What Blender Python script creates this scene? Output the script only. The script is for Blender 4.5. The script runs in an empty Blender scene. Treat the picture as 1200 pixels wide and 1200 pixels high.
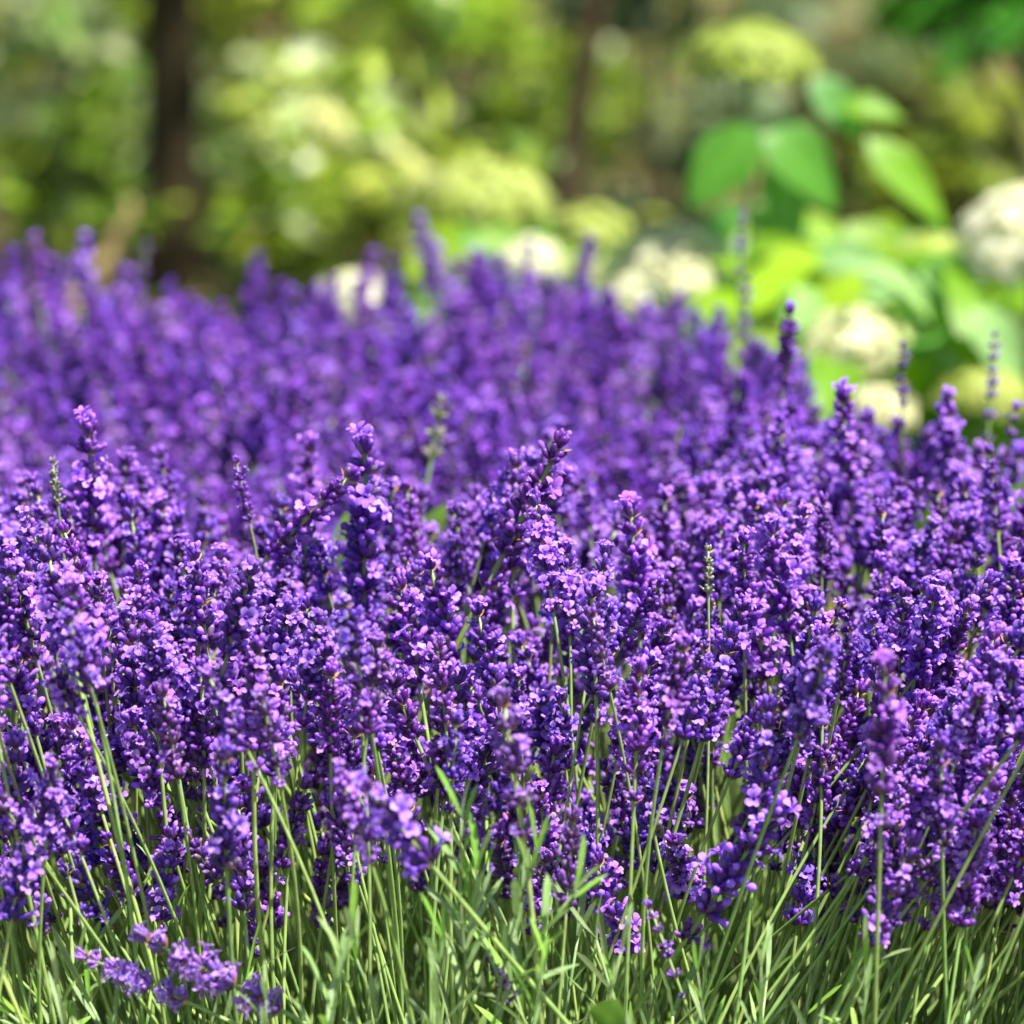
import bpy, math, random
import numpy as np
from mathutils import Vector, Matrix, Quaternion

# ------------------------------------------------------------------ camera, sky, sun, exposure
SC = bpy.context.scene
COL = SC.collection
F = 5284.0                       # focal length in photo pixels (photo is 1200 wide)
CAMZ = 0.95
PITCH = math.atan(850.0 / F)
FOCUS = 2.29
cd = bpy.data.cameras.new('camera')
cam = bpy.data.objects.new('camera', cd)
COL.objects.link(cam)
cam.location = (0, 0, CAMZ)
cam.rotation_euler = (math.pi / 2 - PITCH, 0, 0)
cd.sensor_width = 36.0
cd.lens = 36.0 * F / 1200.0
cd.clip_start = 0.05
cd.clip_end = 500.0
cd.dof.use_dof = True
cd.dof.focus_distance = FOCUS / math.cos(PITCH) * 1.015
cd.dof.aperture_fstop = 6.0
SC.camera = cam

SUN_EL, SUN_AZ = math.radians(61), math.radians(130)      # azimuth clockwise from +Y (the view direction)
W = bpy.data.worlds.new('World')
SC.world = W
W.use_nodes = True
nt = W.node_tree
bg = nt.nodes['Background']
sky = nt.nodes.new('ShaderNodeTexSky')
sky.sky_type = 'NISHITA'
sky.sun_disc = False
sky.sun_elevation = SUN_EL
sky.sun_rotation = SUN_AZ
nt.links.new(sky.outputs[0], bg.inputs[0])
bg.inputs[1].default_value = 0.070
sd = bpy.data.lights.new('sun', 'SUN')
sd.energy = 4.9
sd.angle = math.radians(0.5)
sd.color = (1.0, 0.94, 0.82)
sun = bpy.data.objects.new('sun', sd)
COL.objects.link(sun)
sdir = Vector((math.sin(SUN_AZ) * math.cos(SUN_EL), math.cos(SUN_AZ) * math.cos(SUN_EL), math.sin(SUN_EL)))
sun.rotation_euler = sdir.to_track_quat('Z', 'Y').to_euler()
sun.location = sdir * 20
SC.view_settings.view_transform = 'Standard'
SC.view_settings.look = 'None'
SC.view_settings.exposure = 1.42
SC.view_settings.gamma = 1.0
SC.cycles.use_denoising = True
SC.cycles.max_bounces = 8
SC.cycles.diffuse_bounces = 4
SC.cycles.transmission_bounces = 4

FWD = Vector((0, math.cos(PITCH), -math.sin(PITCH)))
UPV = Vector((0, math.sin(PITCH), math.cos(PITCH)))


def at(px, py, d):
    """The point at depth d (metres ahead along the ground) seen at photo pixel px, py."""
    v = FWD + Vector((1, 0, 0)) * ((px - 600) / F) + UPV * ((600 - py) / F)
    return Vector((0, 0, CAMZ)) + v * (d / v.y)


def proj(p):
    q = Vector(p) - Vector((0, 0, CAMZ))
    z = q.dot(FWD)
    return 600 + F * q.x / z, 600 - F * q.dot(UPV) / z, z


# ------------------------------------------------------------------ helpers
class MB:
    """Collects faces with a colour per vertex and a material per face; build() links ONE mesh object."""

    def __init__(s):
        s.v, s.f, s.m, s.c = [], [], [], []

    def add(s, vs, fs, col, mat=0):
        n = len(s.v)
        s.v.extend([tuple(p) for p in vs])
        if isinstance(col, list):
            s.c.extend(col)
        else:
            s.c.extend([col] * len(vs))
        for f in fs:
            s.f.append(tuple(i + n for i in f))
            s.m.append(mat)

    def tube(s, pts, rad, sides, col, mat=0, cap=True, twist=0.0):
        vs, cs = [], []
        n = len(pts)
        ref = None
        for i, p in enumerate(pts):
            a = Vector(pts[max(i - 1, 0)])
            b = Vector(pts[min(i + 1, n - 1)])
            t = (b - a).normalized()
            if ref is None:
                ref = t.orthogonal().normalized()
            ref = (ref - t * ref.dot(t)).normalized()
            w = t.cross(ref)
            r = rad[i] if isinstance(rad, (list, tuple)) else rad
            for k in range(sides):
                q = 2 * math.pi * k / sides + twist
                vs.append(Vector(p) + (ref * math.cos(q) + w * math.sin(q)) * r)
                cs.append(col[i] if isinstance(col, list) else col)
        fs = []
        for i in range(n - 1):
            for k in range(sides):
                fs.append((i * sides + k, i * sides + (k + 1) % sides, (i + 1) * sides + (k + 1) % sides, (i + 1) * sides + k))
        if cap:
            fs.append(tuple(range(sides - 1, -1, -1)))
            fs.append(tuple((n - 1) * sides + k for k in range(sides)))
        s.add(vs, fs, cs, mat)

    def mesh(s, name, mats, smooth=True):
        me = bpy.data.meshes.new(name)
        me.from_pydata(s.v, [], s.f)
        for m in mats:
            me.materials.append(m)
        me.polygons.foreach_set('material_index', s.m)
        me.polygons.foreach_set('use_smooth', [smooth] * len(s.f))
        a = me.color_attributes.new('tint', 'FLOAT_COLOR', 'POINT')
        a.data.foreach_set('color', [x for c in s.c for x in (c[0], c[1], c[2], 1.0)])
        me.update()
        return me

    def merge(s, o, mat_shift=0):
        n = len(s.v)
        s.v.extend(o.v)
        s.c.extend(o.c)
        s.f.extend([tuple(i + n for i in f) for f in o.f])
        s.m.extend([m + mat_shift for m in o.m])


def link(name, me, parent=None):
    o = bpy.data.objects.new(name, me)
    COL.objects.link(o)
    if parent is not None:
        o.parent = parent
    return o


def tag(o, label=None, cat=None, group=None, kind=None):
    if label:
        o['label'] = label
    if cat:
        o['category'] = cat
    if group:
        o['group'] = group
    if kind:
        o['kind'] = kind
    return o


def empty(name, loc, label, cat, group=None):
    o = bpy.data.objects.new(name, None)
    COL.objects.link(o)
    o.location = loc
    o.empty_display_size = 0.02
    return tag(o, label, cat, group)


def jit(c, rng, a=0.15, b=0.0):
    k = 1 + rng.uniform(-a, a)
    return tuple(max(0.0, x * k * (1 + rng.uniform(-b, b))) for x in c)


def mixc(a, b, t):
    return tuple(x * (1 - t) + y * t for x, y in zip(a, b))


def material(name, rough=0.6, trans=0.0, spec=0.3, noise=0.25, nscale=300.0, rnd=0.15, sheen=0.0, hue=0.01, bump=0.0):
    m = bpy.data.materials.new(name)
    m.use_nodes = True
    t = m.node_tree
    N, L = t.nodes, t.links
    p = N['Principled BSDF']
    at_ = N.new('ShaderNodeAttribute')
    at_.attribute_name = 'tint'
    oi = N.new('ShaderNodeObjectInfo')
    hs = N.new('ShaderNodeHueSaturation')
    mr = N.new('ShaderNodeMapRange')
    mr.inputs['To Min'].default_value = 1 - rnd
    mr.inputs['To Max'].default_value = 1 + rnd
    L.new(oi.outputs['Random'], mr.inputs['Value'])
    mh = N.new('ShaderNodeMapRange')
    mh.inputs['To Min'].default_value = 0.5 + hue
    mh.inputs['To Max'].default_value = 0.5 - hue
    ml = N.new('ShaderNodeMath')
    ml.operation = 'MULTIPLY'
    ml.inputs[1].default_value = 7.31
    fr = N.new('ShaderNodeMath')
    fr.operation = 'FRACT'
    L.new(oi.outputs['Random'], ml.inputs[0])
    L.new(ml.outputs[0], fr.inputs[0])
    L.new(fr.outputs[0], mh.inputs['Value'])
    L.new(mh.outputs[0], hs.inputs['Hue'])
    tc = N.new('ShaderNodeTexCoord')
    nz = N.new('ShaderNodeTexNoise')
    nz.inputs['Scale'].default_value = nscale
    nz.inputs['Detail'].default_value = 3
    L.new(tc.outputs['Object'], nz.inputs['Vector'])
    nr = N.new('ShaderNodeMapRange')
    nr.inputs['From Min'].default_value = 0.3
    nr.inputs['From Max'].default_value = 0.7
    nr.inputs['To Min'].default_value = 1 - noise
    nr.inputs['To Max'].default_value = 1 + noise
    L.new(nz.outputs['Fac'], nr.inputs['Value'])
    mm = N.new('ShaderNodeMath')
    mm.operation = 'MULTIPLY'
    L.new(mr.outputs[0], mm.inputs[0])
    L.new(nr.outputs[0], mm.inputs[1])
    L.new(mm.outputs[0], hs.inputs['Value'])
    L.new(at_.outputs['Color'], hs.inputs['Color'])
    L.new(hs.outputs[0], p.inputs['Base Color'])
    p.inputs['Roughness'].default_value = rough
    p.inputs['Specular IOR Level'].default_value = spec
    if sheen:
        p.inputs['Sheen Weight'].default_value = sheen
        p.inputs['Sheen Roughness'].default_value = 0.4
    if bump:
        bn = N.new('ShaderNodeBump')
        bn.inputs['Strength'].default_value = bump
        bn.inputs['Distance'].default_value = 0.01
        L.new(nz.outputs['Fac'], bn.inputs['Height'])
        L.new(bn.outputs[0], p.inputs['Normal'])
    if trans:
        tr = N.new('ShaderNodeBsdfTranslucent')
        mx = N.new('ShaderNodeMixShader')
        mx.inputs[0].default_value = trans
        L.new(hs.outputs[0], tr.inputs['Color'])
        L.new(p.outputs[0], mx.inputs[1])
        L.new(tr.outputs[0], mx.inputs[2])
        L.new(mx.outputs[0], N['Material Output'].inputs['Surface'])
    return m


M_CALYX = material('calyx_skin', rough=0.42, spec=0.4, noise=0.3, nscale=500, rnd=0.22, sheen=0.06, hue=0.012)
M_FLORET = material('petal', rough=0.6, trans=0.42, spec=0.2, noise=0.14, nscale=400, rnd=0.14, hue=0.012)
M_STEM = material('green_stem', rough=0.5, spec=0.35, noise=0.2, nscale=120, rnd=0.2, hue=0.012)
M_LEAF = material('narrow_leaf', rough=0.55, trans=0.3, spec=0.3, noise=0.15, nscale=150, rnd=0.2, hue=0.012)
M_BROAD = material('broad_leaf', rough=0.42, trans=0.64, spec=0.4, noise=0.15, nscale=30, rnd=0.15, hue=0.012)
M_HEAD = material('flower_head', rough=0.6, trans=0.45, spec=0.2, noise=0.1, nscale=60, rnd=0.05, hue=0.004)
M_BARK = material('bark', rough=0.9, spec=0.15, noise=0.45, nscale=18, rnd=0.1, bump=0.6)
M_WOODLEAF = material('woodland_leaf', rough=0.38, trans=0.42, spec=0.5, noise=0.25, nscale=2.5, rnd=0.12, hue=0.01)

# ------------------------------------------------------------------ ground
def ground_material():
    m = bpy.data.materials.new('forest_floor')
    m.use_nodes = True
    N, L = m.node_tree.nodes, m.node_tree.links
    p = N['Principled BSDF']
    p.inputs['Roughness'].default_value = 0.95
    p.inputs['Specular IOR Level'].default_value = 0.1
    tc = N.new('ShaderNodeTexCoord')
    n1 = N.new('ShaderNodeTexNoise')
    n1.inputs['Scale'].default_value = 0.9
    n1.inputs['Detail'].default_value = 5
    n2 = N.new('ShaderNodeTexNoise')
    n2.inputs['Scale'].default_value = 22
    n2.inputs['Detail'].default_value = 6
    L.new(tc.outputs['Object'], n1.inputs['Vector'])
    L.new(tc.outputs['Object'], n2.inputs['Vector'])
    r1 = N.new('ShaderNodeValToRGB')
    e = r1.color_ramp.elements
    e[0].position, e[0].color = 0.40, (0.17, 0.12, 0.06, 1)
    e[1].position, e[1].color = 0.62, (0.12, 0.15, 0.035, 1)
    L.new(n1.outputs['Fac'], r1.inputs[0])
    r2 = N.new('ShaderNodeValToRGB')
    e = r2.color_ramp.elements
    e[0].position, e[0].color = 0.35, (0.35, 0.35, 0.35, 1)
    e[1].position, e[1].color = 0.70, (1.5, 1.45, 1.3, 1)
    L.new(n2.outputs['Fac'], r2.inputs[0])
    mx = N.new('ShaderNodeMix')
    mx.data_type = 'RGBA'
    mx.blend_type = 'MULTIPLY'
    mx.inputs['Factor'].default_value = 1
    L.new(r1.outputs[0], mx.inputs['A'])
    L.new(r2.outputs[0], mx.inputs['B'])
    L.new(mx.outputs['Result'], p.inputs['Base Color'])
    bn = N.new('ShaderNodeBump')
    bn.inputs['Strength'].default_value = 0.8
    bn.inputs['Distance'].default_value = 0.03
    L.new(n2.outputs['Fac'], bn.inputs['Height'])
    L.new(bn.outputs[0], p.inputs['Normal'])
    return m


def build_ground():
    rng = random.Random(3)
    b = MB()
    xs = [-150, -60, -25] + [-12 + i * 0.6 for i in range(41)] + [25, 60, 150]
    ys = [-40, -10] + [-2 + i * 0.6 for i in range(46)] + [40, 80, 200, 400]
    nx = len(xs)
    vs = []
    for y in ys:
        for x in xs:
            h = 0.0 if y < 5.5 or y > 40 else 0.10 * math.sin(x * 0.7 + y) * math.cos(y * 0.5) + rng.uniform(-.03, .03)
            vs.append((x, y, h))
    fs = [(j * nx + i, j * nx + i + 1, (j + 1) * nx + i + 1, (j + 1) * nx + i) for j in range(len(ys) - 1) for i in range(nx - 1)]
    b.add(vs, fs, (0.08, 0.06, 0.03))
    g = link('ground', b.mesh('ground', [ground_material()]))
    tag(g, kind='structure')


build_ground()

# ------------------------------------------------------------------ lavender stalk prototypes
PURPLE = dict(calyx_base=(0.065, 0.027, 0.125), calyx_tip=(0.080, 0.014, 0.215), bud=(0.42, 0.18, 0.80),
              cor=(0.40, 0.155, 0.80), cor2=(0.68, 0.43, 0.95), bract=(0.36, 0.19, 0.07))
BLUE = dict(PURPLE, calyx_tip=(0.06, 0.013, 0.21), calyx_base=(0.058, 0.03, 0.13), bud=(0.31, 0.14, 0.74), cor=(0.31, 0.13, 0.78))
PINKER = dict(PURPLE, calyx_tip=(0.09, 0.021, 0.21), bud=(0.42, 0.19, 0.74), cor=(0.41, 0.16, 0.76), cor2=(0.62, 0.38, 0.92))
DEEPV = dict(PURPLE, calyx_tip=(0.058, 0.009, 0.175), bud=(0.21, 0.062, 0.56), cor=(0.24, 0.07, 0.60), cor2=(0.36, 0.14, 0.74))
LILAC = dict(PURPLE, calyx_base=(0.16, 0.10, 0.26), calyx_tip=(0.20, 0.075, 0.42), bud=(0.52, 0.30, 0.86), cor=(0.50, 0.26, 0.86), cor2=(0.72, 0.50, 0.95))
GREENBUD = dict(calyx_base=(0.17, 0.24, 0.08), calyx_tip=(0.22, 0.22, 0.17), bud=(0.30, 0.26, 0.30),
                cor=(0.35, 0.2, 0.6), cor2=(0.4, 0.3, 0.7), bract=(0.22, 0.24, 0.08))
FADED = dict(PURPLE, calyx_base=(0.12, 0.07, 0.10), calyx_tip=(0.10, 0.035, 0.20), bract=(0.32, 0.17, 0.07), bud=(0.30, 0.13, 0.55))


def calyx(b, p, d, ln, w, base, tip, bud, rng, has_bud):
    prof = [(0.0, .40), (0.28, .86), (0.62, 1.0), (0.88, .86), (1.0, .52)]
    u = d.orthogonal().normalized()
    v = d.cross(u)
    S = 6
    vs, cs = [], []
    for t, r in prof:
        c = mixc(base, tip, min(1, t * 1.5))
        for k in range(S):
            a = 2 * math.pi * k / S
            vs.append(p + d * (ln * t) + (u * math.cos(a) + v * math.sin(a)) * (w * r))
            cs.append(c)
    fs = [(i * S + k, i * S + (k + 1) % S, (i + 1) * S + (k + 1) % S, (i + 1) * S + k) for i in range(4) for k in range(S)]
    vs.append(p + d * (ln * 1.04))
    cs.append(tip)
    n = len(vs) - 1
    fs += [(4 * S + k, 4 * S + (k + 1) % S, n) for k in range(S)]
    b.add(vs, fs, cs, 0)
    if has_bud:                                    # the rounded paler petal bud that pokes out of the calyx
        q = p + d * (ln * 0.92)
        l2, w2 = ln * rng.uniform(.34, .8), w * rng.uniform(.75, 1.0)
        vs = []
        for t, r in [(0, .7), (.45, 1.0), (.8, .75)]:
            for k in range(5):
                a = 2 * math.pi * k / 5
                vs.append(q + d * (l2 * t) + (u * math.cos(a) + v * math.sin(a)) * (w2 * r))
        vs.append(q + d * l2)
        fs = [(i * 5 + k, i * 5 + (k + 1) % 5, (i + 1) * 5 + (k + 1) % 5, (i + 1) * 5 + k) for i in range(2) for k in range(5)]
        fs += [(10 + k, 10 + (k + 1) % 5, 15) for k in range(5)]
        b.add(vs, fs, jit(bud, rng, .4), 1)


def corolla(b, p, d, up, size, col, col2, rng):
    u = (up - d * up.dot(d))
    u = u.normalized() if u.length > 1e-4 else d.orthogonal().normalized()
    w = d.cross(u)
    q = p + d * (size * 0.55)
    b.tube([p - d * size * .1, p + d * (size * .3), q], [size * .16, size * .19, size * .26], 5, [mixc(col, (.12, .04, .4), .5), col, col], 0, cap=False)
    for ang, ln, wd in ((66, 1.0, .60), (114, 1.0, .60), (-90, .85, .52), (-34, .8, .48), (-146, .8, .48)):
        a = math.radians(ang + rng.uniform(-9, 9))
        e = u * math.sin(a) + w * math.cos(a)
        s = d.cross(e)
        fl = math.radians(rng.uniform(0, 70))
        g = (e * math.cos(fl) + d * math.sin(fl)).normalized()
        g2 = (e * math.cos(fl - .7) + d * math.sin(fl - .7)).normalized()
        L, Wd = size * ln * rng.uniform(.8, 1.1), size * wd * rng.uniform(.85, 1.1)
        o = q + e * (size * .18)
        m = o + g * (L * .5)
        t = m + g2 * (L * .42)
        vs = [o - s * Wd * .25, o + s * Wd * .25, m - s * Wd * .62 + d * L * .06, m - d * L * .05, m + s * Wd * .62 + d * L * .06,
              t - s * Wd * .42, t + g2 * L * .1, t + s * Wd * .42]
        k = rng.uniform(0, 1)
        c = jit(mixc(col, col2, k * .8), rng, .12)
        inner = mixc(col, (.16, .05, .5), .45)
        b.add(vs, [(0, 2, 3), (0, 3, 1), (1, 3, 4), (2, 5, 6, 3), (3, 6, 7, 4)], [inner, inner, c, mixc(c, inner, .3), c, c, c, c], 0)


class SpikeSide:
    """Adds petals to the spike's own mesh, as its second material."""

    def __init__(s, b):
        s.b = b

    def add(s, vs, fs, col, mat=0):
        s.b.add(vs, fs, col, 1)

    def tube(s, *a, **k):
        a = list(a)
        a[4] = 1
        s.b.tube(*a, **k)


def bract(b, p, d, side, ln, col):
    ln *= 1.25
    s = d.cross(side).normalized()
    vs = [p - s * ln * .28, p + s * ln * .28, p + d * ln * .5 - s * ln * .3, p + d * ln * .5 + s * ln * .3, p + d * ln]
    b.add(vs, [(0, 1, 3, 2), (2, 3, 4)], col, 0)


STEMG = (0.245, 0.36, 0.105)


def make_stalk(seed, L, bend, spike, whorls, bloom, pal, width=1.0, lower=None, budded=0.6):
    """Geometry of one flower stalk standing along +Z from the origin: (stem, spike, florets, lower whorl or None)."""
    rng = random.Random(seed)
    sb = rng.uniform(-.012, .012)

    def path(t):
        return Vector((bend * t * t, sb * math.sin(t * math.pi), L * t))

    def tan(t):
        return (path(min(1, t + .01)) - path(t - .01)).normalized()
    stem = MB()
    n = 12
    rare = bloom < .22
    whorls += 0 if width < .8 else 1
    sc = jit(STEMG, rng, .12, .05)
    top = mixc(sc, (0.16, 0.13, 0.14), .4)
    r0 = rng.uniform(.00125, .0016)
    stem.tube([path(i / n) for i in range(n + 1)], [r0 * (1 - .32 * i / n) for i in range(n + 1)], 5, [mixc(sc, top, max(0, (i / n - .75) * 3)) for i in range(n + 1)])
    sp, fl = MB(), MB()
    lw = MB() if lower else None

    def whorl(t, k, r, bk):
        P, ax = path(t), tan(t)
        ref = ax.orthogonal().normalized()
        ref2 = ax.cross(ref)
        ph = rng.uniform(0, 6.28)
        for j in range(2):
            a = ph + j * math.pi
            rad = ref * math.cos(a) + ref2 * math.sin(a)
            d = (rad * .85 + ax * .5).normalized()
            bract(bk, P + rad * .0008 - ax * .0012, d, rad, .0042, jit(pal['bract'], rng, .3))
        for i in range(k):
            a = ph + 2 * math.pi * i / k + rng.uniform(-.28, .28)
            tier = i % 2
            rad = ref * math.cos(a) + ref2 * math.sin(a)
            el = math.radians(rng.uniform(44, 70) if tier == 0 else rng.uniform(20, 42))
            if t > .985:
                el *= .45
            d = (rad * math.sin(el) + ax * math.cos(el)).normalized()
            ln = .0061 * r * rng.uniform(.82, 1.15)
            w = .00160 * r * rng.uniform(.9, 1.15)
            base = jit(pal['calyx_base'], rng, .25, .08)
            tip = jit(pal['calyx_tip'], rng, .35, .12)
            if rng.random() < .07:
                continue
            if rng.random() < .13:
                base = tip = mixc(tip, (.17, .12, .19), rng.uniform(.4, .9))
            opened = rng.random() < bloom * (0.35 if t > .97 else .58)
            calyx(bk, P + rad * .0009 + ax * (.001 * tier), d, ln, w, base, tip, pal['bud'], rng, (not opened) and rng.random() < budded)
            if opened:
                corolla(SpikeSide(sp) if rare else fl, P + rad * .0009 + d * ln, d, ax, .0041 * r * rng.uniform(.75, 1.2), jit(pal['cor'], rng, .22, .06), pal['cor2'], rng)
    t0 = 1 - spike / L
    for i in range(whorls):
        f = i / (whorls - 1)
        f2 = f + (rng.uniform(-.28, .28) / whorls if 0 < i < whorls - 1 else 0)
        t = t0 + (1 - t0) * (f2 ** .9)
        r = width * (1.0 + .2 * math.sin(min(1, f * 1.1 + .15) * math.pi)) * (1 - .10 * f)
        whorl(t, int(round((10 - 2.0 * f) * (.75 if width < .75 else 1))), r, sp)
    if len(fl.v) < 55 * 14:                     # too few to be a part of their own
        sp.merge(fl, 1)
        fl = MB()
    if lower:
        whorl(t0 - lower / L, 7, width * .82, lw)
    return stem, sp, fl, lw


R_ = random.Random(77)
# kind, length, bend, spike length, whorls, bloom share, palette, width, gap to a lower whorl
SPECS = [
    ('half', .30, .020, .050, 6, .34, PURPLE, 1.05, .014),
    ('half', .33, .045, .046, 5, .40, PURPLE, 1.0, None),
    ('half', .28, .010, .054, 6, .30, BLUE, 1.02, None),
    ('half', .31, .030, .042, 5, .45, PINKER, 1.05, .016),
    ('full', .30, .025, .048, 5, .72, PURPLE, 1.08, None),
    ('full', .32, .040, .044, 5, .80, PINKER, 1.05, .013),
    ('full', .29, .012, .052, 6, .65, PURPLE, 1.10, None),
    ('full', .31, .050, .040, 4, .78, BLUE, 1.05, None),
    ('bud', .30, .018, .044, 6, .05, PURPLE, .88, None),
    ('bud', .32, .035, .040, 5, .10, BLUE, .85, .012),
    ('bud', .28, .010, .048, 6, .12, PURPLE, .92, None),
    ('bud', .30, .028, .036, 5, .03, PINKER, .82, None),
    ('slender', .33, .012, .070, 7, .10, PURPLE, .72, .020),
    ('slender', .32, .030, .060, 6, .15, PURPLE, .75, .018),
    ('green', .30, .015, .028, 5, .0, GREENBUD, .62, None),
    ('green', .28, .030, .022, 4, .0, GREENBUD, .60, None),
    ('faded', .30, .030, .044, 4, .25, FADED, .95, .014),
    ('faded', .29, .015, .050, 5, .18, FADED, 1.0, None),
    ('half', .30, .004, .058, 6, .38, PURPLE, 1.12, .015),
    ('full', .30, .004, .050, 6, 1.6, PINKER, 1.05, .014),
    ('bud', .30, .004, .046, 6, .14, PURPLE, .98, .015),
    ('fallen', .30, .004, .060, 7, 1.5, LILAC, .83, None),
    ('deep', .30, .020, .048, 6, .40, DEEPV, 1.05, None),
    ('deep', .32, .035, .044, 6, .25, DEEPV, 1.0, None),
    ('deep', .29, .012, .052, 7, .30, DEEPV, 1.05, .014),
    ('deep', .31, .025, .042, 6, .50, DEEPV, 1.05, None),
]
PROTO = []
for i, (kind, L, bend, spk, wh, bl, pal, wd, lo) in enumerate(SPECS):
    st, sp, fl, lw = make_stalk(100 + i, L, bend, spk, wh, bl, pal, wd, lo, .35 if kind == 'bud' else .62)
    pr = dict(kind=kind, L=L, tip=Vector((bend, 0, L)), spike=spk)
    pr['stem'] = st.mesh('lavender_stem', [M_STEM])
    pr['spk'] = sp.mesh('flower_spike', [M_CALYX, M_FLORET])
    pr['flo'] = fl.mesh('open_florets', [M_FLORET]) if fl.v else None
    pr['low'] = lw.mesh('lower_whorl', [M_CALYX, M_FLORET]) if lw else None
    al = MB()
    al.merge(st, 0)
    al.merge(sp, 1)
    al.merge(fl, 2)
    if lw:
        al.merge(lw, 1)
    pr['all'] = al.mesh('lavender_whole', [M_STEM, M_CALYX, M_FLORET])
    PROTO.append(pr)
KINDS = {}
for i, s in enumerate(SPECS):
    KINDS.setdefault(s[0], []).append(i)


def pose(pi, tip, direc, spin, size):
    """Matrix that puts prototype pi with its tip at `tip`, its chord along `direc`, turned by spin."""
    pr = PROTO[pi]
    ch = pr['tip'].normalized()
    q = Quaternion(direc.normalized(), spin) @ ch.rotation_difference(direc.normalized())
    loc = Vector(tip) - q @ (pr['tip'] * size)
    return loc, q, size


# ------------------------------------------------------------------ where the stalks stand
def edge_depth(x):
    """How far back the lavender bed reaches at lateral position x."""
    pts = [(-1.6, 3.75), (-.42, 3.80), (-.25, 3.76), (-.15, 3.70), (-.07, 3.84), (0.02, 3.74), (.08, 3.64), (.13, 3.56), (.165, 3.47), (.20, 3.30), (.25, 2.98), (.30, 2.76), (.6, 2.66), (1.6, 2.55)]
    for (a, ya), (b, yb) in zip(pts, pts[1:]):
        if a <= x <= b:
            return ya + (yb - ya) * (x - a) / (b - a)
    return 3.0


def canopy(x, d):
    hump = max(0, min(1, (x - .06) / .1))
    if d < 2.74:
        z = .541 + (d - 2.15) * .022
        z += .010 * math.sin(x * 21 + 1.0) + .008 * math.sin(x * 47)
        z += .022 * hump * max(0, min(1, (d - 2.45) / .2))
        if d > 2.6:
            z -= (d - 2.6) * .38 * (1 - hump)
        return z
    return .488 + hump * max(0, .072 - (d - 2.74) * .11) + (d - 2.8) * .067 + .012 * math.sin(x * 13 + d * 9)


def scatter():
    rng = random.Random(2024)
    out = []
    d = 2.13
    while d < 3.9:
        near = d < 2.74
        step = .0245 if near else .0262
        x = -1.25
        while x < 1.25:
            px = x + rng.uniform(-.55, .55) * step
            py = d + rng.uniform(-.6, .6) * step
            x += step * rng.uniform(.85, 1.15)
            if py > edge_depth(px) + rng.uniform(-.05, .05):
                continue
            if py < 2.32 and rng.random() < (2.32 - py) / .19 * .74:
                continue
            if 2.70 < py < 2.86 and px < .1 and rng.random() < .6:
                continue
            z = canopy(px, py)
            z += rng.gauss(0, .012) - (abs(rng.gauss(0, .030)) if near else abs(rng.gauss(0, .014)))
            if rng.random() < .05:
                z += rng.uniform(.012, .028)
            if near:
                lx = (.30 if px > 0 else .22) * max(-1.2, min(1.3, (px + .03) / .27)) * max(.25, 1 - (py - 2.2) / .7)
                ly = -.26 + (py - 2.2) * .55
            else:
                lx, ly = .1 * math.sin(px * 5), -.10
            gl = .11 if py < 2.3 else .20
            dr = Vector((lx + rng.gauss(0, gl), ly + rng.gauss(0, .16), 1.0))
            r = rng.random()
            if near:
                k = 'full' if r < .30 else 'half' if r < .74 else 'bud' if r < .92 else 'faded' if r < .97 else 'slender' if r < .99 else 'green'
            else:
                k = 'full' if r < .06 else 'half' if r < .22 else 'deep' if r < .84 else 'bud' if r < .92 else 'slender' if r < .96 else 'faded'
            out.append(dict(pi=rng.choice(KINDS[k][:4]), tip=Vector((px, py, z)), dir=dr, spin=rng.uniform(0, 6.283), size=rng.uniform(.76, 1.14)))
        d += step
    for i in range(150):                       # low flowers that hang at both ends of the front
        side = rng.choice((-1, 1, 1))
        px = side * (.225 + abs(rng.gauss(0, .09))) if side < 0 else .19 + abs(rng.gauss(0, .11))
        out.append(dict(pi=rng.choice(KINDS[rng.choice(['half', 'bud', 'full'])][:4]), tip=Vector((px, rng.uniform(2.17, 2.34), rng.uniform(.415, .48))),
                        dir=Vector((side * .25 + rng.gauss(0, .25), -.2 + rng.gauss(0, .2), 1)), spin=rng.uniform(0, 6.283), size=rng.uniform(.8, 1.05)))
    for i in range(800):                       # lower stalks half hidden between the stems of the front
        px, py = rng.uniform(-1.2, 1.2), rng.uniform(2.26, 2.55)
        k = rng.choice(['half', 'half', 'full', 'bud'])
        dr = Vector((rng.gauss(0, .25) + .3 * max(-1, min(1, px / .27)), -.2 + rng.gauss(0, .2), 1))
        out.append(dict(pi=rng.choice(KINDS[k][:4]), tip=Vector((px, py, rng.uniform(.385, .49))), dir=dr, spin=rng.uniform(0, 6.283), size=rng.uniform(.82, 1.05)))
    return out


STALKS = scatter()

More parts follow.
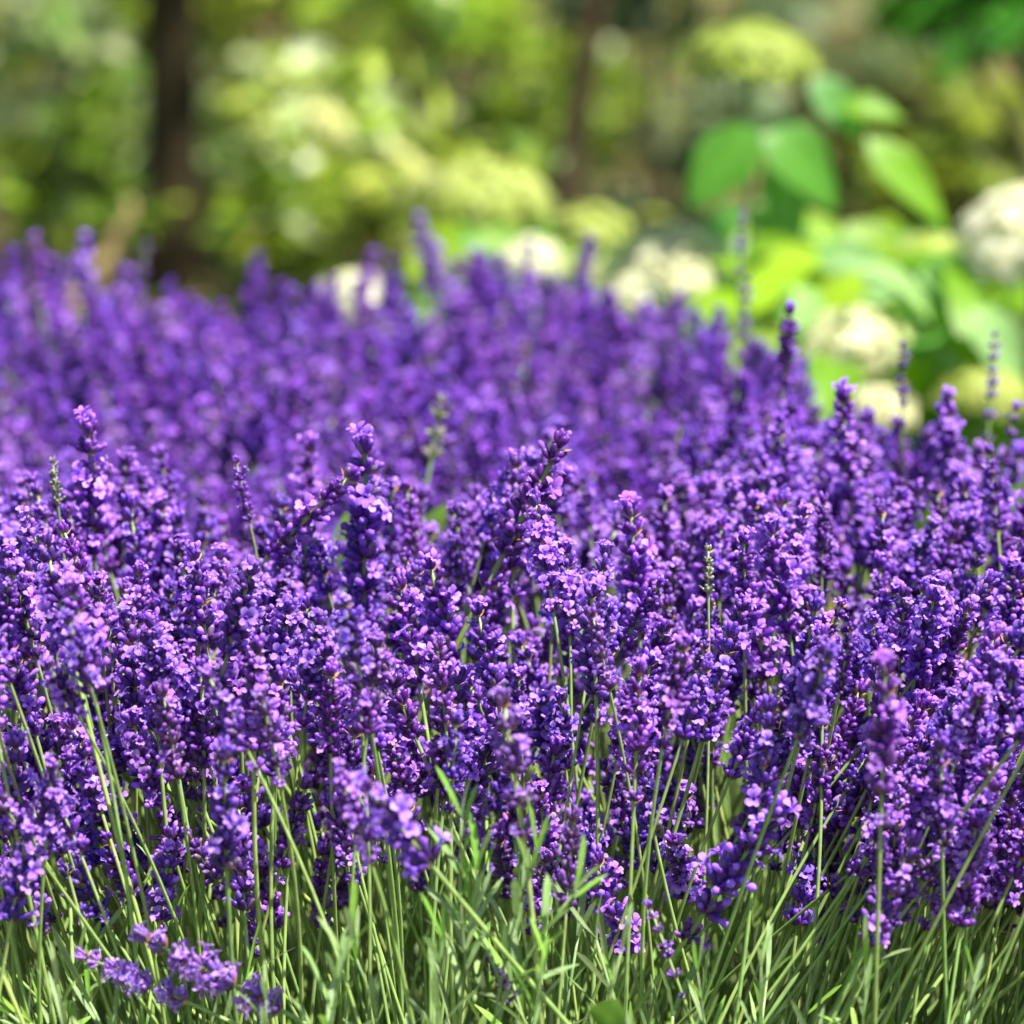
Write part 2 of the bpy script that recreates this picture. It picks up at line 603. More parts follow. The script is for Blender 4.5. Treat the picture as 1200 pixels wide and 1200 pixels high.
# the stalks that stand out in the photograph: tip pixel, spike foot pixel, depth, depth gained towards the foot, prototype, size, label
HEROES = [
    (655, 524, 590, 650, 2.40, .00, 20, 1.12, 'dark violet budded spike leaning right on a bare dark green stem'),
    (428, 530, 434, 690, 2.42, .02, 18, 1.20, 'tall dark violet spike rising above the sharp flowers, left of centre'),
    (104, 508, 118, 650, 2.46, .02, 18, 1.12, 'tall dark spike standing highest over the sharp flowers at far left'),
    (277, 543, 286, 612, 2.44, .00, 10, .78, 'short violet spike on a pale stem between two tall dark spikes'),
    (408, 560, 325, 662, 2.40, .01, 10, .95, 'slim budded spike leaning far right across the tall dark spike'),
    (740, 604, 748, 740, 2.42, .01, 18, 1.05, 'violet spike with one pale bud on top, right of the leaning spike'),
    (628, 592, 640, 690, 2.36, .00, 19, .95, 'pale violet spike on a light stem below the dark leaning spike'),
    (664, 648, 662, 745, 2.37, .00, 6, .92, 'bright pale spike with open white-violet florets near the centre'),
    (830, 646, 829, 694, 2.36, .00, 14, .80, 'small grey-green unopened spike on a thin straight stem'),
    (62, 543, 68, 590, 2.42, .00, 14, .85, 'pale yellow-green unopened spike at the far left edge'),
    (516, 474, 497, 545, 2.78, .00, 15, 1.25, 'blurred pale green budding stalk in the gap behind the sharp flowers'),
    (926, 368, 926, 452, 2.80, .01, 8, 1.05, 'dark blurred spike standing before the cream hydrangea flowers'),
    (988, 470, 1000, 590, 2.60, .02, 18, 1.02, 'dark thick spike below the cream flower, right of centre'),
    (1058, 405, 1060, 500, 2.84, .01, 12, .95, 'dark slender spike against bright green leaves'),
    (1166, 395, 1160, 490, 2.86, .00, 12, .85, 'lone thin spike with spaced whorls against the yellow-green leaves'),
    (1190, 480, 1182, 570, 2.74, .00, 13, .90, 'thin gappy spike at the right edge, below the lone thin one'),
    (1160, 532, 1165, 620, 2.52, .00, 10, 1.15, 'dark thick budded spike near the right edge'),
    (870, 246, 868, 320, 3.22, .00, 12, .80, 'thin grey-violet spike standing tall against the hydrangea stem'),
    (877, 330, 868, 420, 3.05, .00, 12, .78, 'thin dark spike with spaced whorls before a cream flower'),
    (684, 566, 686, 612, 2.62, .00, 9, .85, 'small blue-black spike behind the leaning violet spike'),
    (672, 962, 664, 1062, 2.20, .00, 17, 1.00, 'dusty violet spike standing low among the grey-green leaves'),
    (432, 925, 510, 1010, 2.10, .01, 7, 1.10, 'blue-violet blurred spike nodding left in the lower foreground'),
    (905, 955, 820, 1075, 2.20, .02, 0, 1.05, 'violet spike leaning right above the long grass at lower right'),
    (762, 1064, 776, 1112, 2.18, .00, 13, .70, 'tiny budded spike low beside a crossing stem'),
    (102, 1122, 215, 1182, 2.18, .00, 21, 1.00, 'pale violet spike lying almost flat, lower of the fallen pair'),
    (174, 1100, 328, 1186, 2.17, .00, 21, 1.20, 'long pale violet spike lying almost flat, upper of the fallen pair'),
    (292, 1062, 296, 1118, 2.26, .00, 8, .75, 'small dark spike low behind the fallen pale pair'),
    (1102, 878, 1106, 996, 2.16, .01, 2, 1.12, 'thick violet spike slightly blurred before the stems at lower right'),
    (1038, 790, 1034, 930, 2.12, .01, 18, 1.10, 'large dark blurred spike in front at the lower right'),
    (905, 625, 918, 745, 2.40, .00, 6, 1.15, 'brightest pale lilac spike in full bloom right of centre'),
    (750, 790, 745, 905, 2.24, .00, 0, .95, 'violet spike in the front rank beside a bunch of straight stems'),
    (228, 655, 236, 755, 2.34, .00, 3, .90, 'violet spike with a bare pale stem at left, beside a green bud'),
    (240, 700, 238, 745, 2.35, .00, 15, .90, 'little green bud on a thin stem among the left flowers'),
    (965, 590, 970, 665, 2.46, .00, 8, .88, 'slim dark spike behind the brightest lilac spike'),
    (575, 1128, 590, 1160, 2.16, .00, 11, .70, 'stunted violet spike almost buried in leaves at the bottom'),
    (1060, 700, 1050, 790, 2.34, .00, 4, 1.05, 'pale lilac spike in full bloom towards the right edge'),
    (40, 285, 48, 350, 3.66, .00, 8, 1.05, 'blurred spike poking above the far edge at the extreme left'),
    (100, 284, 96, 350, 3.64, .00, 6, 1.0, 'blurred spike poking above the far edge near the tan stump'),
    (172, 284, 168, 330, 3.72, .00, 12, .75, 'thin blurred spike in front of the dark tree trunk'),
    (492, 264, 505, 340, 3.78, .00, 6, 1.1, 'highest blurred spike on the far edge beside the cream flower'),
    (150, 735, 150, 850, 2.30, .00, 5, 1.05, 'bright lilac spike in full bloom left in the sharp band'),
    (330, 800, 335, 910, 2.26, .00, 4, 1.05, 'bright lilac spike above the arching stems at lower left'),
    (560, 720, 575, 830, 2.30, .00, 0, 1.0, 'violet spike beside the dark green gap in the middle'),
    (30, 985, 20, 1080, 2.16, .00, 7, 1.05, 'pale blurred spike at the lower left edge'),
    (470, 690, 480, 800, 2.36, .00, 4, 1.08, 'dense lilac spike in the bright band left of the leaning stem'),
]
EDGE = []
hero_rows = []
for (x0, y0, x1, y1, d, dd, pi, sz, lab) in HEROES:
    tp, ft = at(x0, y0, d), at(x1, y1, d + dd)
    size = max(.6, min(1.45, (tp - ft).length / (PROTO[pi]['spike'] * 1.02)))
    hero_rows.append(dict(pi=pi, tip=tp, dir=(tp - ft), spin=R_.uniform(0, 6.28), size=size, label=lab))


def clear_of_heroes(s):
    """Leave out a scattered stalk that would stand right in front of one that the photograph shows clearly."""
    x, y, z = proj(s['tip'])
    for h in hero_rows:
        hx, hy, hz = proj(h['tip'])
        fx, fy, _ = proj(h['tip'] - h['dir'])
        if h is hero_rows[0]:
            fx, fy = 553, 765
        if s['tip'].y < h['tip'].y + .02 and min(hx, fx) - 22 < x < max(hx, fx) + 22 and min(hy, fy) - 95 < y < max(hy, fy) + (26 if h['tip'].y > 2.3 else -30) and z < hz + .02:
            return False
        if (s['tip'] - h['tip']).length < .014:
            return False
    return True


STALKS = [s for s in STALKS if clear_of_heroes(s)]
ALL = hero_rows + STALKS
for s in ALL:
    s['pose'] = pose(s['pi'], s['tip'], s['dir'], s['spin'], s['size'])


def visible_pixels():
    """How many pixels of a small depth buffer each stalk shows (spike and stem as capsules)."""
    R = 600
    k = R / 1200.0
    zb = np.full((R, R), 1e9, np.float32)
    ib = np.full((R, R), -1, np.int32)
    for n, s in enumerate(ALL):
        loc, q, sz = s['pose']
        pr = PROTO[s['pi']]
        ax = (q @ Vector((2 * pr['tip'].x, 0, pr['L']))).normalized()
        segs = [(s['tip'], s['tip'] - ax * pr['spike'] * sz, .0085 * sz), (s['tip'] - ax * pr['spike'] * sz, loc, .0012)]
        for a, b, r in segs:
            m = max(2, int((a - b).length / max(r * .8, .002)))
            for i in range(m + 1):
                x, y, z = proj(a.lerp(b, i / m))
                x *= k
                y *= k
                rr = max(.5, r * F / z * k)
                if x < -rr or y < -rr or x > R + rr or y > R + rr:
                    continue
                xa, xb, ya, yb = int(max(0, x - rr)), int(min(R, x + rr + 1)), int(max(0, y - rr)), int(min(R, y + rr + 1))
                if xa >= xb or ya >= yb:
                    continue
                w = z < zb[ya:yb, xa:xb]
                zb[ya:yb, xa:xb][w] = z
                ib[ya:yb, xa:xb][w] = n
    return np.bincount(ib[ib >= 0], minlength=len(ALL))


VIS = visible_pixels()
NH = len(hero_rows)
order = sorted(range(NH, len(ALL)), key=lambda i: -VIS[i])
PICK = list(range(NH)) + order[:298 - NH]
REST = order[298 - NH:]

# labels of the other picked stalks: their look and the nearest stalk that stands out
ORD = ['', 'second ', 'third ', 'fourth ', 'fifth ', 'sixth ', 'seventh ', 'eighth ', 'ninth ', 'tenth ', 'eleventh ', 'twelfth ', 'thirteenth ', 'fourteenth ', 'fifteenth ', 'sixteenth ']
SHORT = ['the dark leaning spike', 'the tall dark spike left of centre', 'the tall dark spike at far left', 'the short spike between two tall ones', None,
         'the spike with one pale bud on top', None, None, 'the small grey-green unopened spike', 'the yellow-green bud at far left',
         'the blurred pale green stalk', 'the dark spike before cream flowers', 'the dark thick spike below the cream flower', None, 'the lone thin spike',
         None, 'the thick budded spike near right edge', None, 'the thin spike before a cream flower', 'the small blue-black spike', 'the dusty spike among grey-green leaves',
         'the nodding blue-violet foreground spike', 'the spike leaning right at lower right', 'the tiny budded spike', None, 'the fallen pale pair', None, 'the thick blurred spike at lower right',
         'the large dark foreground spike', 'the brightest pale lilac spike', 'the front spike beside straight stems', 'the violet spike beside a green bud', None, None, None, 'the pale lilac spike near right edge',
         'the far-edge spike at extreme left', 'the spike near the tan stump', 'the thin spike before the trunk', 'the highest far-edge spike', 'the bright lilac spike at left', 'the bright lilac spike above arching stems',
         'the spike beside the green gap', 'the pale blurred spike at lower left', 'the dense lilac spike']
LM = [(i, proj((ALL[i]['tip'] + (ALL[i]['tip'] - ALL[i]['dir'])) / 2), SHORT[i]) for i in range(NH) if SHORT[i]]
LOOK = {'deep': 'deep violet', 'fallen': 'pale', 'full': 'open pale', 'half': 'half-open', 'bud': 'budded dark', 'slender': 'thin gappy', 'green': 'green budded', 'faded': 'brown-flecked'}
slots = {}
for i in PICK[NH:]:
    s = ALL[i]
    q = s['pose'][1]
    x, y, z = proj(s['tip'] - s['dir'].normalized() * .025)
    j, (lx, ly, lz), nm = min(LM, key=lambda l: math.hypot(l[1][0] - x, l[1][1] - y) + 260 * abs(l[1][2] - z))
    dx, dy = x - lx, y - ly
    rel = ('right of' if dx > 0 else 'left of') if abs(dx) > abs(dy) else ('below' if dy > 0 else 'above')
    slots.setdefault((nm, rel), []).append((math.hypot(dx, dy), i))
for (nm, rel), lst in slots.items():
    lst.sort()
    for n, (dist, i) in enumerate(lst):
        s = ALL[i]
        x, y, _ = proj(s['tip'])
        fx, fy, _ = proj(s['tip'] - s['dir'].normalized() * .05)
        an = math.degrees(math.atan2(x - fx, max(1e-6, fy - y)))
        lean = 'upright' if abs(an) < 7 else ('right-leaning' if an > 0 else 'left-leaning')
        s['label'] = '%s %s spike, %s%s %s' % (LOOK[PROTO[s['pi']]['kind']], lean, ORD[min(n, 15)] if n else 'next ', rel, nm)

for i in PICK:
    s = ALL[i]
    pr = PROTO[s['pi']]
    loc, q, sz = s['pose']
    far = s['tip'].y > 2.76
    t = empty('lavender_stalk', loc, s['label'], 'lavender stalk', 'blurred lavender stalks of the back rows' if far else 'lavender stalks of the front row')
    t.rotation_mode = 'QUATERNION'
    t.rotation_quaternion = q
    t.scale = (sz, sz, sz)
    link('flower_spike', pr['spk'], t)
    spo = t.children[0]
    if pr['flo']:
        link('open_florets', pr['flo'], spo)
    if pr['low']:
        link('lower_whorl', pr['low'], t)
    link('stem', pr['stem'], t)


def instancer(name, meshes, rows, label=None):
    """One object that repeats the given meshes at many points (loc, quaternion, size, mesh index)."""
    me = bpy.data.meshes.new(name)
    me.from_pydata([tuple(r[0]) for r in rows], [], [])
    a = me.attributes.new('rot', 'FLOAT_VECTOR', 'POINT')
    a.data.foreach_set('vector', [c for r in rows for c in r[1].to_euler()])
    a = me.attributes.new('siz', 'FLOAT', 'POINT')
    a.data.foreach_set('value', [r[2] for r in rows])
    a = me.attributes.new('idx', 'INT', 'POINT')
    a.data.foreach_set('value', [r[3] for r in rows])
    o = link(name, me)
    g = bpy.data.node_groups.new(name, 'GeometryNodeTree')
    g.interface.new_socket('Geometry', in_out='INPUT', socket_type='NodeSocketGeometry')
    g.interface.new_socket('Geometry', in_out='OUTPUT', socket_type='NodeSocketGeometry')
    N, L = g.nodes, g.links
    gi, go = N.new('NodeGroupInput'), N.new('NodeGroupOutput')
    jn = N.new('GeometryNodeJoinGeometry')
    nodes = []
    for m in meshes:
        src = bpy.data.objects.new(m.name, m)              # never linked to the scene: it only carries the mesh
        oi = N.new('GeometryNodeObjectInfo')
        oi.inputs['Object'].default_value = src
        oi.inputs['As Instance'].default_value = False
        gt = N.new('GeometryNodeGeometryToInstance')
        L.new(oi.outputs['Geometry'], gt.inputs[0])
        nodes.append(gt)
    for gt in reversed(nodes):                              # join keeps the order of the links, last made first
        L.new(gt.outputs[0], jn.inputs[0])

    def attr(nm, ty):
        n = N.new('GeometryNodeInputNamedAttribute')
        n.data_type = ty
        n.inputs['Name'].default_value = nm
        return n
    ip = N.new('GeometryNodeInstanceOnPoints')
    L.new(gi.outputs[0], ip.inputs['Points'])
    L.new(jn.outputs[0], ip.inputs['Instance'])
    ip.inputs['Pick Instance'].default_value = True
    L.new(attr('idx', 'INT').outputs['Attribute'], ip.inputs['Instance Index'])
    e2r = N.new('FunctionNodeEulerToRotation')
    L.new(attr('rot', 'FLOAT_VECTOR').outputs['Attribute'], e2r.inputs[0])
    L.new(e2r.outputs[0], ip.inputs['Rotation'])
    L.new(attr('siz', 'FLOAT').outputs['Attribute'], ip.inputs['Scale'])
    L.new(ip.outputs[0], go.inputs[0])
    md = o.modifiers.new('scatter', 'NODES')
    md.node_group = g
    tag(o, label, None, None, 'stuff')
    return o


# the index must match the mesh really shown; each prototype gets its own object so that joining order cannot matter
instancer('lavender_flowers', [p['all'] for p in PROTO], [(ALL[i]['pose'][0], ALL[i]['pose'][1], ALL[i]['pose'][2], ALL[i]['pi']) for i in REST],
          'the many other violet lavender stalks crowded between and behind')

# ------------------------------------------------------------------ lavender foliage: leafy shoots
def linear_leaf(b, p, d, up, ln, w, col, rng, curl):
    s = d.cross(up)
    s = s.normalized() if s.length > 1e-4 else d.orthogonal().normalized()
    nrm = s.cross(d).normalized()
    vs = []
    n = 6
    for i in range(n + 1):
        t = i / n
        c = p + d * (ln * t) - nrm * (curl * ln * t * t)
        ww = w * (.35 + 1.3 * t * (1 - t * .75)) if t < 1 else w * .12
        vs += [c - s * ww + nrm * ww * .3, c, c + s * ww + nrm * ww * .3]
    fs = []
    for i in range(n):
        a = i * 3
        fs += [(a, a + 1, a + 4, a + 3), (a + 1, a + 2, a + 5, a + 4)]
    b.add(vs, fs, [mixc(col, (col[0] * 1.25, col[1] * 1.2, col[2] * 1.3), (k % 3 == 1) * .8) for k in range(len(vs))], 0)


GREYG = (0.235, 0.335, 0.15)
FRESH = (0.21, 0.42, 0.05)
SHOOTS = []
for k in range(8):
    rng = random.Random(500 + k)
    H = [.13, .16, .10, .14, .18, .12, .13, .15][k]
    stem = MB()
    bend = rng.uniform(.0, .03)
    pth = [Vector((bend * (i / 6) ** 2, 0, H * i / 6)) for i in range(7)]
    stem.tube(pth, [.0013 - .0006 * i / 6 for i in range(7)], 5, jit(GREYG, rng, .1))
    leaves = []
    pairs = [5, 6, 4, 6, 7, 5, 6, 7][k]
    broad = 1.55 if k > 5 else 1.0
    for j in range(pairs):
        t = .25 + .75 * j / (pairs - 1)
        P = Vector((bend * t * t, 0, H * t))
        ph = j * math.pi / 2 + rng.uniform(-.3, .3)
        for h in range(2):
            a = ph + h * math.pi
            el = math.radians(rng.uniform(18, 48) * (1.1 - .6 * t))
            d = Vector((math.cos(a) * math.sin(el), math.sin(a) * math.sin(el), math.cos(el)))
            lb = MB()
            col = jit(mixc(GREYG, FRESH, rng.choice([0, .15, .3, .9])), rng, .15)
            linear_leaf(lb, P, d, Vector((0, 0, 1)), rng.uniform(.034, .055) * (1 - .25 * t) * (1.15 if broad > 1 else 1), rng.uniform(.0017, .0028) * broad, col, rng, rng.uniform(-.1, .28))
            leaves.append(lb)
    al = MB()
    al.merge(stem, 0)
    for lb in leaves:
        al.merge(lb, 1)
    SHOOTS.append(dict(H=H, stem=stem.mesh('shoot_stem', [M_STEM]), leaves=[lb.mesh('narrow_leaf', [M_LEAF]) for lb in leaves], all=al.mesh('shoot_whole', [M_STEM, M_LEAF])))

# shoots that can be told apart: tip pixel, foot pixel, depth, which shoot, label
SHOOT_SPOTS = [
    (505, 930, 545, 1130, 2.125, 6, 'grey-green leafy shoot with spreading leaves at bottom centre'),
    (612, 945, 588, 1130, 2.13, 7, 'bright green shoot rising beside the dusty violet spike'),
    (655, 1000, 600, 1140, 2.12, 6, 'leafy shoot with long arching leaves, below the dusty spike'),
    (548, 965, 542, 1120, 2.14, 7, 'upright pale leafy shoot in front of the violet flowers'),
    (490, 1060, 505, 1200, 2.10, 7, 'short broad-leaved shoot at the bottom edge, left of centre'),
    (1015, 1085, 1010, 1220, 2.14, 5, 'small fresh green shoot at the bottom right among stems'),
    (375, 1050, 380, 1230, 2.10, 6, 'leafy shoot below the arching stem at left'),
    (205, 985, 215, 1170, 2.28, 4, 'leafy shoot deep between the stems at lower left'),
    (730, 1090, 700, 1230, 2.12, 0, 'leafy shoot at the bottom edge under a slanting stem'),
    (905, 1090, 890, 1230, 2.14, 3, 'shaded green shoot under the violet spike at lower right'),
    (1150, 1090, 1120, 1240, 2.13, 1, 'leafy shoot in the bottom right corner'),
    (60, 1090, 80, 1230, 2.13, 0, 'leafy shoot in the bottom left corner'),
    (820, 1100, 830, 1230, 2.16, 5, 'leafy shoot between straight stems, right of centre'),
    (620, 1075, 610, 1240, 2.10, 4, 'grey leafy shoot at the bottom edge near the pale round leaf'),
    (300, 1130, 310, 1260, 2.12, 3, 'leafy shoot behind the end of the fallen spike'),
    (440, 1080, 450, 1230, 2.16, 2, 'low leafy shoot under the nodding blue-violet spike'),
]
for (x0, y0, x1, y1, d, k, lab) in SHOOT_SPOTS:
    tp, ft = at(x0, y0, d), at(x1, y1, d + .02)
    dr = (tp - ft).normalized()
    sh = SHOOTS[k]
    sz = max(.7, min(1.3, (tp - ft).length / (sh['H'] + .03)))
    t = empty('lavender_shoot', tp - dr * (sh['H'] + .03) * sz, lab, 'leafy shoot', 'leafy shoots at the foot of the lavender')
    t.rotation_mode = 'QUATERNION'
    t.rotation_quaternion = Quaternion(dr, R_.uniform(0, 6.28)) @ Vector((0, 0, 1)).rotation_difference(dr)
    t.scale = (sz, sz, sz)
    link('stem', sh['stem'], t)
    for lm in sh['leaves']:
        link('leaf', lm, t)

rows = []
rng = random.Random(9)
d = 2.05
while d < 3.8:
    step = .034 if d < 2.75 else .045
    x = -1.25
    while x < 1.25:
        x += step * rng.uniform(.8, 1.2)
        px, py = x + rng.uniform(-.5, .5) * step, d + rng.uniform(-.5, .5) * step
        if py > edge_depth(px):
            continue
        top = canopy(px, py) - (rng.uniform(.18, .27) if py < 2.24 else rng.uniform(.27, .35))
        if py < 2.18:
            top -= .02
        dr = Vector((.35 * max(-1, min(1, px / .3)) + rng.gauss(0, .3), -.35 + rng.gauss(0, .3), 1)).normalized()
        k = rng.randrange(6)
        sz = rng.uniform(.85, 1.25)
        rows.append((Vector((px, py, top)) - dr * SHOOTS[k]['H'] * sz, Quaternion(dr, rng.uniform(0, 6.28)) @ Vector((0, 0, 1)).rotation_difference(dr), sz, k))
    d += step
instancer('lavender_foliage', [s['all'] for s in SHOOTS], rows, 'grey-green narrow leaves packed at the foot of the lavender stems')

# woody heart of the lavender hedge, dark between the leaves
def build_mound():
    b = MB()
    rng = random.Random(12)
    nx, ny = 90, 60
    vs, cs = [], []
    for j in range(ny + 1):
        d = 2.08 + (3.85 - 2.08) * j / ny
        for i in range(nx + 1):
            x = -1.3 + 2.6 * i / nx
            inside = max(0, min(1, (edge_depth(max(-1.59, min(1.59, x))) - d) / .12))
            fr = max(0, min(1, (d - 2.08) / .1))
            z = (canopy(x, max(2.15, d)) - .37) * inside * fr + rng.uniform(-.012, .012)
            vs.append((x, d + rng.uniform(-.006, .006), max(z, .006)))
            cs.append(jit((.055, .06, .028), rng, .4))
    fs = [(j * (nx + 1) + i, j * (nx + 1) + i + 1, (j + 1) * (nx + 1) + i + 1, (j + 1) * (nx + 1) + i) for j in range(ny) for i in range(nx)]
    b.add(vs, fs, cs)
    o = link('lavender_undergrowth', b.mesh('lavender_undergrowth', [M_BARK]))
    tag(o, 'dark woody tangle under the lavender', None, None, 'stuff')


build_mound()

# ------------------------------------------------------------------ broad leaves that peep through the bed
def ovate(b, p, d, nrm, ln, w, col, rng, fold=.25, droop=.25, teeth=0.06, mat=0):
    """A leaf blade: pointed oval with a midrib fold, drooping tip and toothed rim."""
    d = d.normalized()
    s = d.cross(nrm).normalized()
    nrm = s.cross(d).normalized()
    n = 9
    vs, cs = [], []
    light = tuple(c * 1.3 for c in col)
    for i in range(n + 1):
        t = i / n
        c = p + d * (ln * t) - nrm * (droop * ln * t * t)
        ww = w * (math.sin(math.pi * t ** .78) ** .85 if 0 < t < 1 else .02) * (1 + teeth * (1 if i % 2 else -1))
        for k in (-1, -.5, 0, .5, 1):
            wav = .05 * math.sin(t * 9 + k * 3) * ww
            vs.append(c + s * (ww * k) + nrm * (abs(k) * ww * fold + wav))
            cs.append(mixc(col, light, .8) if k == 0 else (col if abs(k) < 1 else jit(col, rng, .08)))
    fs = [(i * 5 + k, i * 5 + k + 1, (i + 1) * 5 + k + 1, (i + 1) * 5 + k) for i in range(n) for k in range(4)]
    b.add(vs, fs, cs, mat)


def weed(px, py, d, ln, w, dirv, label):
    p = at(px, py, d)
    rng = random.Random(int(px))
    t = empty('weed', (p.x, p.y, 0), label, 'weed', None)
    b = MB()
    q = p - Vector((p.x, p.y, 0))
    b.tube([Vector((0, 0, 0)), q * .5 + Vector((.004, 0, 0)), q], [.0016, .0014, .001], 5, FRESH)
    link('stem', b.mesh('weed_stem', [M_STEM]), t)
    b = MB()
    ovate(b, q, Vector(dirv), Vector((0, -.8, .6)), ln, w, (.12, .26, .03), rng, teeth=.02)
    link('leaf', b.mesh('weed_leaf', [M_BROAD]), t)


weed(402, 668, 2.70, .035, .008, (.05, 0, 1), 'narrow bright green leaf beside the tall dark spike')
weed(567, 830, 2.42, .030, .011, (.1, 0, 1), 'dark green leaf in the gap amid the violet spikes')
weed(708, 1206, 2.08, .016, .010, (.3, -.2, .8), 'pale round green leaf at the bottom edge')
weed(497, 640, 2.80, .03, .008, (.45, 0, 1), 'green leaf at the foot of the blurred pale stalk')

# ------------------------------------------------------------------ hydrangeas
def head_mesh(seed, R, H, col, col2, n=150):
    """A domed hydrangea head of many four-petalled florets."""
    rng = random.Random(seed)
    b = MB()
    b2 = []
    prof = [(.10, -.30), (.55, -.18), (.86, .10), (.80, .45), (.48, .78), (.05, .92)]
    S = 14
    vs = [(R * .74 * r * math.cos(2 * math.pi * k / S), R * .74 * r * math.sin(2 * math.pi * k / S), H * z * .74) for r, z in prof for k in range(S)]
    fs = [(i * S + k, i * S + (k + 1) % S, (i + 1) * S + (k + 1) % S, (i + 1) * S + k) for i in range(len(prof) - 1) for k in range(S)]
    b.add(vs, fs, mixc(col, (.12, .2, .03), .7 if col[0] < .6 else .35))
    for i in range(n):
        zf = 1 - 1.25 * (i + .5) / n
        a = i * 2.39996
        rr = math.sqrt(max(0, 1 - max(0, zf) ** 2)) * (1.0 if zf > 0 else 1 + zf * .8)
        nrm = Vector((rr * math.cos(a), rr * math.sin(a), max(zf, -.2) + .15)).normalized()
        p = Vector((R * rr * math.cos(a), R * rr * math.sin(a), H * zf)) * (rng.uniform(.84, 1.12) + .06 * math.sin(a * 3) * math.cos(zf * 6))
        if rng.random() < .16:
            continue
        u = nrm.orthogonal().normalized()
        u = (Quaternion(nrm, rng.uniform(0, 6.28)) @ u)
        w = nrm.cross(u)
        sz = R * rng.uniform(.15, .25)
        c = jit(mixc(mixc(col, col2, rng.random()), (.35, .45, .08), rng.random() ** 3 * .7), rng, .15)
        for k in range(4):
            q = k * math.pi / 2
            e = u * math.cos(q) + w * math.sin(q)
            s = nrm.cross(e)
            vs = [p, p + e * sz * .55 - s * sz * .5 + nrm * sz * .1, p + e * sz * 1.05 + nrm * sz * rng.uniform(-.1, .15), p + e * sz * .55 + s * sz * .5 + nrm * sz * .1]
            b.add(vs, [(0, 1, 2, 3)], c)
    return b.mesh('flower_head', [M_HEAD])


GRN_H = ((.31, .41, .07), (.38, .47, .11))
YEL_H = ((.38, .46, .09), (.50, .56, .19))
CRM_H = ((.68, .67, .38), (.80, .78, .55))
WHT_H = ((.80, .78, .54), (.86, .85, .70))
HEADM = {}


def get_head(kind, flat, var):
    key = (kind, flat, var)
    if key not in HEADM:
        c = dict(g=GRN_H, y=YEL_H, c=CRM_H, w=WHT_H)[kind]
        HEADM[key] = head_mesh(hash((ord(kind), var)) % 999, 1.0, .62 if flat else .85, c[0], c[1])
    return HEADM[key]


HLEAF = []
for k, c in enumerate([(.13, .33, .035), (.22, .42, .02), (.13, .34, .06), (.32, .52, .025), (.36, .58, .22)]):  # last, palest tone: sheen of the sky put into the leaf colour
    for v in range(2):
        b = MB()
        rng = random.Random(900 + k * 7 + v)
        ovate(b, Vector((0, 0, 0)), Vector((0, 1, 0)), Vector((0, 0, 1)), 1.0, .27, c, rng, fold=.12 + .1 * v, droop=.15 + .25 * v, teeth=.05)
        HLEAF.append(b.mesh('hydrangea_leaf', [M_BROAD]))


def put_leaf(parent, root, p, d, nrm, ln, mi, wf=1.0):
    o = link('leaf', HLEAF[mi], parent)
    d = d.normalized()
    s = d.cross(nrm).normalized()
    n2 = s.cross(d).normalized()
    m = Matrix((s, d, n2)).transposed().to_4x4()
    o.location = p - root
    o.rotation_mode = 'QUATERNION'
    o.rotation_quaternion = m.to_quaternion()
    o.scale = (ln * wf, ln, ln)


def hydrangea(px, d, label, heads, leaves, nrand, zone, seed):
    """heads: (px, py, dd, width px, kind, flat); leaves: (px, py, dd, dir x, dir z, length px, mesh, facing); zone: px0, px1, top py, for random leaves."""
    rng = random.Random(seed)
    base = at(px, 600, d)
    root = Vector((base.x, base.y, 0))
    t = empty('hydrangea_shrub', root, label, 'hydrangea', 'hydrangeas behind the lavender')
    for (hx, hy, dd, wpx, kind, flat) in heads:
        p = at(hx, hy, d + dd)
        R = wpx / 2 * (d + dd) / F
        o = link('flower_head', get_head(kind, flat, rng.randrange(3)), t)
        o.location = p - root - Vector((0, 0, R * .2))
        o.scale = (R, R, R)
        o.rotation_euler = (rng.uniform(-.2, .1), rng.uniform(-.15, .15), rng.uniform(0, 6))
        b = MB()
        q = p - root - Vector((0, 0, R * .2))
        foot = Vector((rng.uniform(-.05, .05), rng.uniform(-.02, .05), 0)) + q * .25 * Vector((1, 1, 0)).length / 2
        foot.z = 0
        foot.x = q.x * .55
        foot.y = q.y * .55
        b.tube([foot, foot.lerp(q, .5) + Vector((rng.uniform(-.012, .012), 0, .01)), q], [.0045, .0038, .0028], 6, (.19, .24, .07))
        link('stem', b.mesh('hydrangea_stem', [M_STEM]), t)
    for (lx, ly, dd, dx, dz, lpx, mi, face, *wf) in leaves:
        p = at(lx, ly, d + dd)
        ln = lpx * (d + dd) / F
        put_leaf(t, root, p, Vector((dx, -.25, dz)), Vector(face), ln, mi, *wf)
    x0, x1, yt = zone
    for i in range(nrand):
        x = rng.uniform(x0, x1)
        dd = rng.uniform(-.06, .42)
        y = yt + rng.random() ** 1.3 * (620 - yt)
        p = at(x, y, d + dd)
        if p.z < .03:
            continue
        a = rng.uniform(0, 6.28)
        dr = Vector((math.cos(a), math.sin(a) * .8 - .35, rng.uniform(-.45, .25)))
        put_leaf(t, root, p, dr, Vector((.1 + rng.gauss(0, .28), -.5 + rng.gauss(0, .3), 1)), rng.uniform(.07, .115), rng.choice([0, 1, 2, 3, 3, 4, 5, 6, 7, 7, 8, 9, 1]))
    return t


